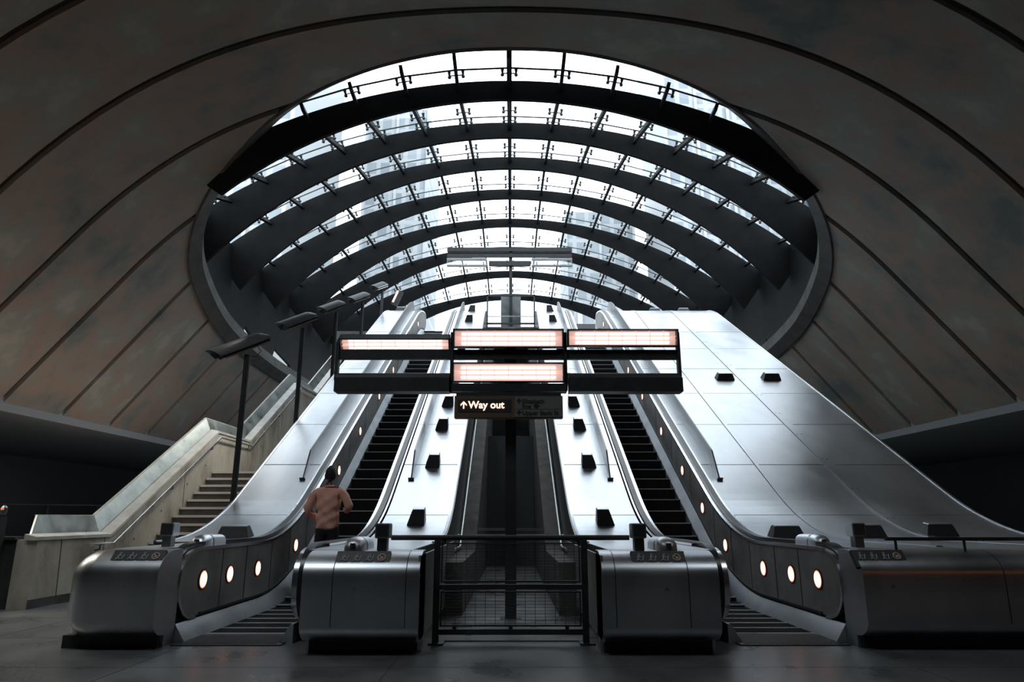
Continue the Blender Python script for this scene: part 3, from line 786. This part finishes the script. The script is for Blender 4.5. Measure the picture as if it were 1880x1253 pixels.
def arrow(u, v0, v1, mt, w):
    x = PX(u, Ds); a, b = PZ(v1, sgy), PZ(v0, sgy); mb = MB(); t = (b - a)
    mb.box(x - w, x + w, sgy - .014, sgy - .007, a, b - w)
    for s_ in (-1, 1):
        mb.rings([[(x, sgy - .014, b), (x, sgy - .007, b), (x, sgy - .007, b - 3 * w), (x, sgy - .014, b - 3 * w)], [(x + s_ * t * .42, sgy - .014, b - t * .42), (x + s_ * t * .42, sgy - .007, b - t * .42), (x + s_ * t * .42, sgy - .007, b - t * .42 - 2.6 * w), (x + s_ * t * .42, sgy - .014, b - t * .42 - 2.6 * w)]])
    mb.build('arrow', mt, sg)
arrow(854, 737.5, 751, 'wayout', .008)
text('Way out', .138, (PX(862.5, Ds), sgy - .009, PZ(750, sgy)), sg, 'lettering', 'wayout')
arrow(955, 732, 741, 'signtext', .006); arrow(955, 753.5, 762.5, 'signtext', .006)
text('Elizabeth', .085, (PX(960.5, Ds), sgy - .009, PZ(741, sgy)), sg, 'lettering', 'signtext', .002)
text('line', .085, (PX(960.5, Ds), sgy - .009, PZ(750, sgy)), sg, 'lettering', 'signtext', .002)
text('Upper Bank St', .085, (PX(960.5, Ds), sgy - .009, PZ(762.5, sgy)), sg, 'lettering', 'signtext', .002)
mb = MB(); cx, cz = PX(986.5, Ds), PZ(745.5, sgy)
mb.tube([(cx + .028 * math.cos(2 * math.pi * i / 16), sgy - .009, cz + .028 * math.sin(2 * math.pi * i / 16)) for i in range(17)], .007, 5, caps=False); mb.box(cx - .043, cx + .043, sgy - .012, sgy - .007, cz - .008, cz + .008)
mb.build('roundel', 'signtext', sg)
MB().box(xm, sx1 - .02, sgy - .008, sgy - .006, PZ(752.2, sgy), PZ(751.6, sgy)).build('divider_line', 'signtext', sg)
mb = MB(); mb.box(sx0 + .02, sx1 - .02, sgy + .02, sgy + .12, sz1, sz1 + .05); mb.build('hanger', 'black_metal', sg)

# ------------------------------------------------------------------ stairs with parapet on the left
st = empty('staircase', (-6.0, 12.2, 0)); tag(st, 'concrete staircase with pale edged steps climbing left of the escalators', 'staircase')
XW = -7.05; TS = .28; RS = .168
def Q(y):   # parapet base line (floor level beside the wall)
    a = [(12.5, 0), (16.5, 2.30), (18.56, 2.30), (22.4, 4.60), (24.5, 4.66), (28.3, 6.95), (31, 8.65)]
    if y <= a[0][0]: return 0
    for (ya, za), (yb, zb) in zip(a, a[1:]):
        if y <= yb: return za + (zb - za) * (y - ya) / (yb - ya)
    return 8.65
def stair_flight(ys_, z0, n):
    for i in range(n):
        y = ys_ + TS * i; z = z0 + RS * (i + 1)
        m1 = MB().box(-7.05, -5.02, y, y + TS + .02, z - RS, z); s_ = m1.build('step', 'tread', st)
        MB().box(-7.04, -5.03, y - .025, y + .03, z - .045, z + .004).build('nosing', 'stair_nose', s_)
    return
stair_flight(12.75, 0, 14); stair_flight(19.25, 2.28, 13); stair_flight(24.8, 4.46, 13)
MB().box(-7.05, -5.02, 12.75 + 14 * TS, 19.3, 2.10, 2.30).build('landing', 'tread', st)
MB().box(-7.05, -5.02, 19.25 + 13 * TS, 24.85, 4.25, 4.464).build('landing', 'tread', st)
KY = [10.6, 12.5, 16.5, 18.56, 22.4, 24.5, 28.3]
def along(prof, y0, y1):
    mb = MB(); yy = [y0] + [y for y in KY if y0 < y < y1] + [y1]
    mb.rings([[(x, y, Q(y) + h) for x, h in prof] for y in yy]); return mb
cw = MB(); yy = KY
cw.rings([[(XW, y, -.0 if y < 13 else 0), (XW - .3, y, 0), (XW - .3, y, Q(y) + .98), (XW, y, Q(y) + .98)] for y in yy]); cw.build('parapet_wall', 'concrete', st)
along([(XW + .02, .97), (XW + .02, 1.02), (XW - .17, 1.06), (XW - .17, .97)], 10.55, 28.3).build('coping', 'coping', st)
along([(XW - .19, 1.02), (XW - .22, 1.02), (XW - .36, 1.33), (XW - .33, 1.34)], 11.0, 28.3).build('apron', 'apron', st)
along([(XW - .325, 1.325), (XW - .37, 1.325), (XW - .37, 1.345), (XW - .325, 1.345)], 11.0, 28.3).build('apron_edge', 'coping', st)
MB().rings([[(XW - .19, 10.7, 1.02), (XW - .22, 10.7, 1.02), (XW - .22, 10.72, 1.03), (XW - .19, 10.72, 1.03)], [(XW - .19, 11.0, 1.02), (XW - .22, 11.0, 1.02), (XW - .36, 11.0, 1.33), (XW - .33, 11.0, 1.34)]]).build('apron_end', 'apron', st)
MB().box(XW, XW + .012, 10.6, 12.6, 0, .13).build('skirting', 'steel_dark', st)
mb = MB()
for y, t in ((11.25, .25), (12.35, .0), (15.1, .2), (19.6, .0), (21.0, 0)):
    mb.rings([[(XW + .003, y - .008, Q(y)), (XW + .003, y + .008, Q(y)), (XW - .02, y + .008, Q(y)), (XW - .02, y - .008, Q(y))], [(XW + .003, y - t * .3 - .008, Q(y - t) + .98), (XW + .003, y - t * .3 + .008, Q(y - t) + .98), (XW - .02, y - t * .3 + .008, Q(y) + .98), (XW - .02, y - t * .3 - .008, Q(y) + .98)]])
mb.build('wall_joint', 'black', st)
mb = MB()
for y in (13.3, 14.2, 15.2, 16.0, 19.4, 20.6): mb.tube([(XW + .004, y, Q(y) + .45), (XW - .01, y, Q(y) + .45)], .02, 8)
mb.build('form_tie_hole', 'black', st)
hr = MB().tube([(XW + .08, y, Q(y) + .86 + (0 if y > 12.2 else .0)) for y in [11.75, 12.5, 16.5, 18.56, 22.4, 24.5, 28]], .022, 8).build('handrail', 'trim', st, smooth=True)
mb = MB()
for y in (12.1, 14.4, 16.1, 18.3, 20.5): mb.tube([(XW, y, Q(y) + .76), (XW + .08, y, Q(y) + .78), (XW + .08, y, Q(y) + .85)], .012, 6)
mb.build('bracket', 'black_metal', hr)
# inner stringer between stairs and deck
MB().rings([[(-5.02, y, 0), (-4.99, y, 0), (-4.99, y, P(y) + .5), (-5.02, y, P(y) + .5)] for y in ys(12.0, 27.0)]).build('side_stringer', 'steel_dark', st)
# dark return wall going left
rw = MB(); rw.box(-12.5, XW - .3, 10.6, 10.8, 0, .98); rw.box(-12.5, XW - .3, 10.55, 10.85, .98, 1.02); o = rw.build('low_wall', 'black_metal'); tag(o, 'dark low wall running off to the left of the stair parapet', 'wall')
# far railing
fr_ = empty('railing', (-12, 16, 0)); tag(fr_, 'thin dim railing far back in the dark left aisle', 'railing')
MB().tube([(-15, 15.5, 1.62), (-8.2, 15.5, 1.55)], .015, 6).build('top_rail', 'steel_dark', fr_)
for x in (-13.6, -12.0, -10.2, -9.1): MB().tube([(x, 15.5, 0), (x, 15.5, 1.58)], .018, 6).build('post', 'steel_dark', fr_)
bo = empty('signal_post', (-7.55, 10.3, 0)); tag(bo, 'dark post with an orange lamp on top at the near end of the parapet', 'post')
MB().box(-7.62, -7.48, 10.35, 10.5, 0, 1.32).build('housing', 'black_metal', bo, bevel=.005)
MB().box(-7.61, -7.49, 10.34, 10.345, 1.0, 1.29).build('front_plate', 'steel_dark', bo)
mb = MB(); mb.tube([(-7.50, 10.42, 1.34), (-7.50, 10.42, 1.37), (-7.50, 10.42, 1.44), (-7.50, 10.42, 1.47)], [.03, .045, .045, .02], 10); mb.build('lamp_dome', 'steel_dark', bo, smooth=True)
mb = MB(); mb.tube([(-7.49, 10.37, 1.41), (-7.49, 10.37, 1.435)], .02, 8); mb.build('lamp_lens', 'redlamp', bo)
ol = empty('bulkhead_light', (-7.3, 9.3, .6)); tag(ol, 'small orange lamp at the far left edge of the hall', 'lamp')
MB().box(-7.6, -7.3, 9.5, 9.6, 0, 1.0).build('post', 'black_metal', ol)
mb = MB(); mb.tube([(-7.28, 9.42, .55), (-7.28, 9.42, .64)], [.03, .05], 10); mb.build('lens', 'redlamp', ol)

# ------------------------------------------------------------------ lamp posts along the stair
def lamp_post(x, y, zb, zt, label, sc=1.0):
    r = empty('lamp_post', (x, y, zb)); tag(r, label, 'lamp post', 'lamp posts climbing beside the stairs')
    MB().tube([(x, y, zb), (x, y, zt)], .055, 10).build('pole', 'black_metal', r, smooth=True)
    MB().tube([(x, y, zb), (x, y, zb + .03)], .11, 10).build('base_flange', 'black_metal', r)
    e1 = Vector((.75, .5, .5)).normalized(); e3 = (Vector((-.25, -.25, 1)) - e1 * Vector((-.25, -.25, 1)).dot(e1)).normalized(); e2 = e3.cross(e1)
    T = Matrix(((e1.x, e2.x, e3.x, x - .09), (e1.y, e2.y, e3.y, y), (e1.z, e2.z, e3.z, zt + .13), (0, 0, 0, 1)))
    L = .5 * sc
    mb = MB(); rs = []
    for i in range(11):
        t = i / 10; xx = -L + 2 * L * t; wd = .24 - .03 * t; e = 1 if t < .85 else 1 - .5 * (t - .85) / .15
        def arc(w_, h_): return [(-w_ * math.cos(math.pi * k / 12), h_ * math.sin(math.pi * k / 12)) for k in range(13)]
        o_ = arc(wd, .20 * e); i_ = arc(wd - .018, .20 * e - .02)
        def ex(k): return -.16 * max(0, 1 - t / .25) * (1 - abs(k - 6) / 6) if t < .25 else 0
        rs.append([T @ Vector((xx + ex(k), p, q_)) for k, (p, q_) in enumerate(o_)] + [T @ Vector((xx + ex(12 - k), p, q_)) for k, (p, q_) in enumerate(i_[::-1])])
    mb.rings(rs); mb.build('lamp_hood', 'hood', r, smooth=True)
    mb = MB(); mb.box(-L * .9, L * .96, -.17, .17, -.05, .07, T); mb.build('lamp_body', 'black', r)
    for yy_, zz_ in ((-.245, -.01), (-.185, -.075)):
        MB().box(-L * .85, L * .98, yy_, yy_ + .02, zz_, zz_ + .018, T).build('edge_strip', 'trim', r)
    mb = MB(); mb.tube([T @ Vector((L * .45, -.1, -.05)), T @ Vector((L * .5, -.12, -.17)), T @ Vector((L * .3, -.05, -.24)), T @ Vector((.08, 0, -.2))], .010, 6); mb.build('cable', 'black', r)
ord_ = ['lowest lamp post beside the stairs, nearest the camera', 'second lamp post up the stairs, beside the first one', 'middle lamp post of the row beside the stairs', 'fourth lamp post up the stairs, just left of the gantry', 'topmost lamp post at the head of the deck']
for (x, y, vb, vt), lb in zip(((-5.07, 12.8, 920, 652), (-5.07, 16.05, 780, 603), (-5.07, 19.0, 690, 575), (-5.07, 22.3, 0, 556), (-5.07, 25.6, 0, 534)), ord_):
    lamp_post(x, y, P(y) + .2, PZ(vt, y), lb, {12.8: 1.0, 16.05: .82, 19.0: .64, 22.3: .62, 25.6: .5}[y])
tl = empty('tilted_lamp', (-4.6, 27.2, 9.6)); tag(tl, 'small tilted lamp with a pink lit face at the head of the left deck', 'lamp')
T = Matrix.Translation((-4.75, 27.0, PZ(545, 27.0))) @ Matrix.Rotation(rad(22), 4, 'Y')
MB().box(-.10, .16, 0, .2, -.34, .30, T).build('housing', 'black_metal', tl)
MB().box(-.09, .0, -.01, 0, -.28, .26, T).build('lit_face', 'louvre', tl)

# ------------------------------------------------------------------ person on the left escalator
def to_mesh_object(o, name, parent, mt, smooth=True):
    bpy.context.view_layer.update()
    me = bpy.data.meshes.new_from_object(o.evaluated_get(bpy.context.evaluated_depsgraph_get()))
    bpy.data.objects.remove(o)
    for p in me.polygons: p.use_smooth = smooth
    me.materials.clear(); me.materials.append(M[mt])
    n = bpy.data.objects.new(name, me); COL.objects.link(n); n.parent = parent; return n
def skin(chains, name, parent, mt, sub=2, warp=None):
    vs = []; es = []; rs = []; idx = {}
    for ch in chains:
        prev = None
        for (p, r) in ch:
            key = tuple(round(c, 4) for c in p)
            if key not in idx: idx[key] = len(vs); vs.append(p); rs.append(r)
            if prev is not None: es.append((prev, idx[key]))
            prev = idx[key]
    me = bpy.data.meshes.new(name); me.from_pydata(vs, es, [])
    o = bpy.data.objects.new(name + '_tmp', me); COL.objects.link(o)
    o.modifiers.new('skin', 'SKIN')
    if not me.skin_vertices: 
        bpy.context.view_layer.update()
    sv = me.skin_vertices[0].data
    for i, r in enumerate(rs):
        sv[i].radius = r if hasattr(r, '__len__') else (r, r)
        sv[i].use_root = (i == 0)
    s_ = o.modifiers.new('sub', 'SUBSURF'); s_.levels = sub; s_.render_levels = sub
    n = to_mesh_object(o, name, parent, mt)
    if warp:
        for v in n.data.vertices: v.co = warp(v.co)
    return n
PF = (-3.06, 11.8); pz = P(11.8)
person = empty('person', (PF[0], PF[1], pz)); tag(person, 'person seen from behind in a salmon shirt and dark trousers standing on the left escalator', 'person')
person.scale = (1.02, 1.02, 1.02)
hipc = (0, 0, .95)
body = [
    [(hipc, (.14, .10)), ((0, -.01, 1.12), (.13, .095)), ((0, -.01, 1.30), (.15, .10)), ((0, -.0, 1.44), (.10, .075)), ((0, .0, 1.545), .062), ((0, .02, 1.60), .062)],
    [(hipc, (.14, .10)), ((-.10, 0, .86), .098), ((-.12, .01, .50), .066), ((-.12, -.02, .10), .045), ((-.12, .08, .045), .042), ((-.13, .16, .035), .034)],
    [(hipc, (.14, .10)), ((.10, 0, .86), .098), ((.12, .05, .50), .066), ((.12, .0, .10), .045), ((.12, .1, .045), .042), ((.13, .18, .035), .034)],
    [((0, -.0, 1.44), (.10, .075)), ((-.17, -.01, 1.43), .05), ((-.235, -.02, 1.38), .052), ((-.315, -.03, 1.12), .048), ((-.22, .17, 1.02), .034), ((-.20, .22, 1.02), .028)],
    [((0, -.0, 1.44), (.10, .075)), ((.17, -.01, 1.43), .05), ((.235, -.02, 1.38), .052), ((.32, -.02, 1.17), .048), ((.24, .18, 1.12), .034), ((.22, .23, 1.12), .028)],
]
for sx, wr in ((-1, (-.20, .22, 1.02)), (1, (.22, .23, 1.12))):
    palm = (wr[0] - sx * .02, wr[1] + .07, wr[2] + .005)
    body.append([(wr, .028), (palm, .034)])
    for k in range(4):
        dz = .033 - .022 * k; L = (.030, .034, .032, .026)[k]
        body.append([(palm, .034), ((palm[0] - sx * .004, palm[1] + .045, palm[2] + dz), .0105), ((palm[0] - sx * .012, palm[1] + .045 + L, palm[2] + dz), .0095), ((palm[0] - sx * .035, palm[1] + .045 + L * 1.35, palm[2] + dz), .008)])
    body.append([(palm, .034), ((palm[0] - sx * .03, palm[1] + .01, palm[2] + .035), .012), ((palm[0] - sx * .045, palm[1] + .04, palm[2] + .045), .010)])
skin(body, 'body', person, 'skin')
# head with face features on the far side
def head_mesh():
    mb = MB(); n = 24; rs = []
    for i in range(17):
        t = math.pi * i / 16; z = 1.70 + .125 * math.cos(t); r = math.sin(t)
        ring_ = []
        for k in range(n):
            a = 2 * math.pi * k / n; cx, cy = math.cos(a), math.sin(a)
            w = .078 * r * (1 if z > 1.68 else 1 - .18 * (1.68 - z) / .11); d = .098 * r
            y = .02 + d * cy
            if cy > .6 and abs(cx) < .35:
                if 1.655 < z < 1.70: y += .018 * (1 - abs(cx) / .35)      # nose
                if 1.70 < z < 1.725: y -= .006                            # eye hollow
                if z < 1.62: y += .006
            ring_.append((w * cx, y, z))
        rs.append(ring_)
    mb.rings(rs); return mb
h = head_mesh().build('head', 'skin', None, smooth=True); h.parent = person
mb = MB()
for sx in (-1, 1):
    mb.rings([[(sx * (.070 + .014 * q), .0 + r_ * math.cos(2 * math.pi * k / 10) + .01 - .01 * q, 1.685 + 1.5 * r_ * math.sin(2 * math.pi * k / 10)) for k in range(10)] for q, r_ in ((0, .012), (1, .021), (1.6, .018), (1.7, .008))])
e_ = mb.build('ear', 'skin', None, smooth=True); e_.parent = person
mb = MB()
for sx in (-1, 1):
    mb.rings([[(sx * .03 + .010 * rr * math.cos(2 * math.pi * k / 8), .106 + q, 1.712 + .007 * rr * math.sin(2 * math.pi * k / 8)) for k in range(8)] for q, rr in ((0, 1), (.006, .7))])
e_ = mb.build('eye', 'decal', None, smooth=True); e_.parent = person
mb = MB(); mb.tube([(-.022, .103, 1.632), (0, .109, 1.634), (.022, .103, 1.632)], .005, 6); e_ = mb.build('mouth', 'decal_red', None); e_.parent = person
# hair cap
mb = MB(); n = 24; rs = []
for i in range(11):
    t = math.pi * (i / 16); r = math.sin(t) if i else .02; rs.append([(.088 * r * math.cos(2 * math.pi * k / n) * (1 + .02 * math.sin(5 * k)), .008 + .108 * r * math.sin(2 * math.pi * k / n) * (1 if math.sin(2 * math.pi * k / n) < 0 else .86), 1.705 + .137 * math.cos(t) + (.012 if i < 3 and k % 5 == 0 else 0) - (.03 if (i > 8 and math.sin(2 * math.pi * k / n) < -.2) else 0)) for k in range(n)])
mb.rings(rs); e_ = mb.build('hair', 'hair', None, smooth=True); e_.parent = person
# shirt: loose torso and sleeves
def folds(co):
    c = co.copy(); w = math.sin(c.z * 30 + c.x * 9 + 2 * math.sin(c.x * 11)) * .008 + math.sin(c.x * 24 - c.z * 33 + 1 + math.sin(c.z * 9)) * .008
    n_ = Vector((c.x, c.y, 0))
    if n_.length > .02: c += n_.normalized() * w
    return c
shirt = [
    [((0, -.0, .79), (.20, .155)), ((0, -.0, .90), (.205, .155)), ((0, -.01, 1.06), (.195, .145)), ((0, -.02, 1.22), (.205, .145)), ((0, -.02, 1.37), (.195, .13)), ((0, -.005, 1.47), (.13, .10)), ((0, .0, 1.535), (.075, .07))],
    [((0, -.02, 1.37), (.195, .13)), ((-.19, -.02, 1.425), .088), ((-.255, -.03, 1.36), .082), ((-.30, -.04, 1.24), .078), ((-.345, -.03, 1.11), .070), ((-.285, .06, 1.05), .062), ((-.225, .17, 1.02), .044)],
    [((0, -.02, 1.37), (.195, .13)), ((.19, -.02, 1.425), .088), ((.255, -.03, 1.37), .082), ((.31, -.03, 1.26), .078), ((.35, -.02, 1.16), .070), ((.30, .06, 1.13), .062), ((.24, .18, 1.12), .044)],
]
shirt = [[(p, (r if hasattr(r, '__len__') else (r, r))) for p, r in ch] for ch in shirt]
sh = skin(shirt, 'shirt', person, 'shirt', 3, folds)
sh['label'] = 'salmon pink loose shirt with rolled sleeves'
tr_ = [
    [((0, 0, .98), (.165, .115)), ((0, 0, .90), (.165, .115))],
    [((0, 0, .90), (.165, .115)), ((-.10, 0, .78), .105), ((-.12, .01, .50), .088), ((-.12, -.01, .28), .078), ((-.12, -.01, .09), .072)],
    [((0, 0, .90), (.165, .115)), ((.10, 0, .78), .105), ((.12, .04, .50), .088), ((.12, .01, .28), .078), ((.12, .0, .09), .072)],
]
skin(tr_, 'trousers', person, 'trousers', 2)
for sx in (-1, 1):
    mb = MB(); y0 = -.04 if sx < 0 else -.02
    rs = []
    for t, w, hh in ((-.07, .03, .05), (-.05, .042, .085), (0, .045, .09), (.08, .046, .075), (.16, .048, .05), (.21, .03, .035)):
        rs.append([(sx * .125 + w * math.cos(2 * math.pi * k / 12), y0 + t, hh / 2 + .002 + hh / 2 * math.sin(2 * math.pi * k / 12)) for k in range(12)])
    mb.rings(rs); e_ = mb.build('shoe', 'shoe', None, smooth=True); e_.parent = person
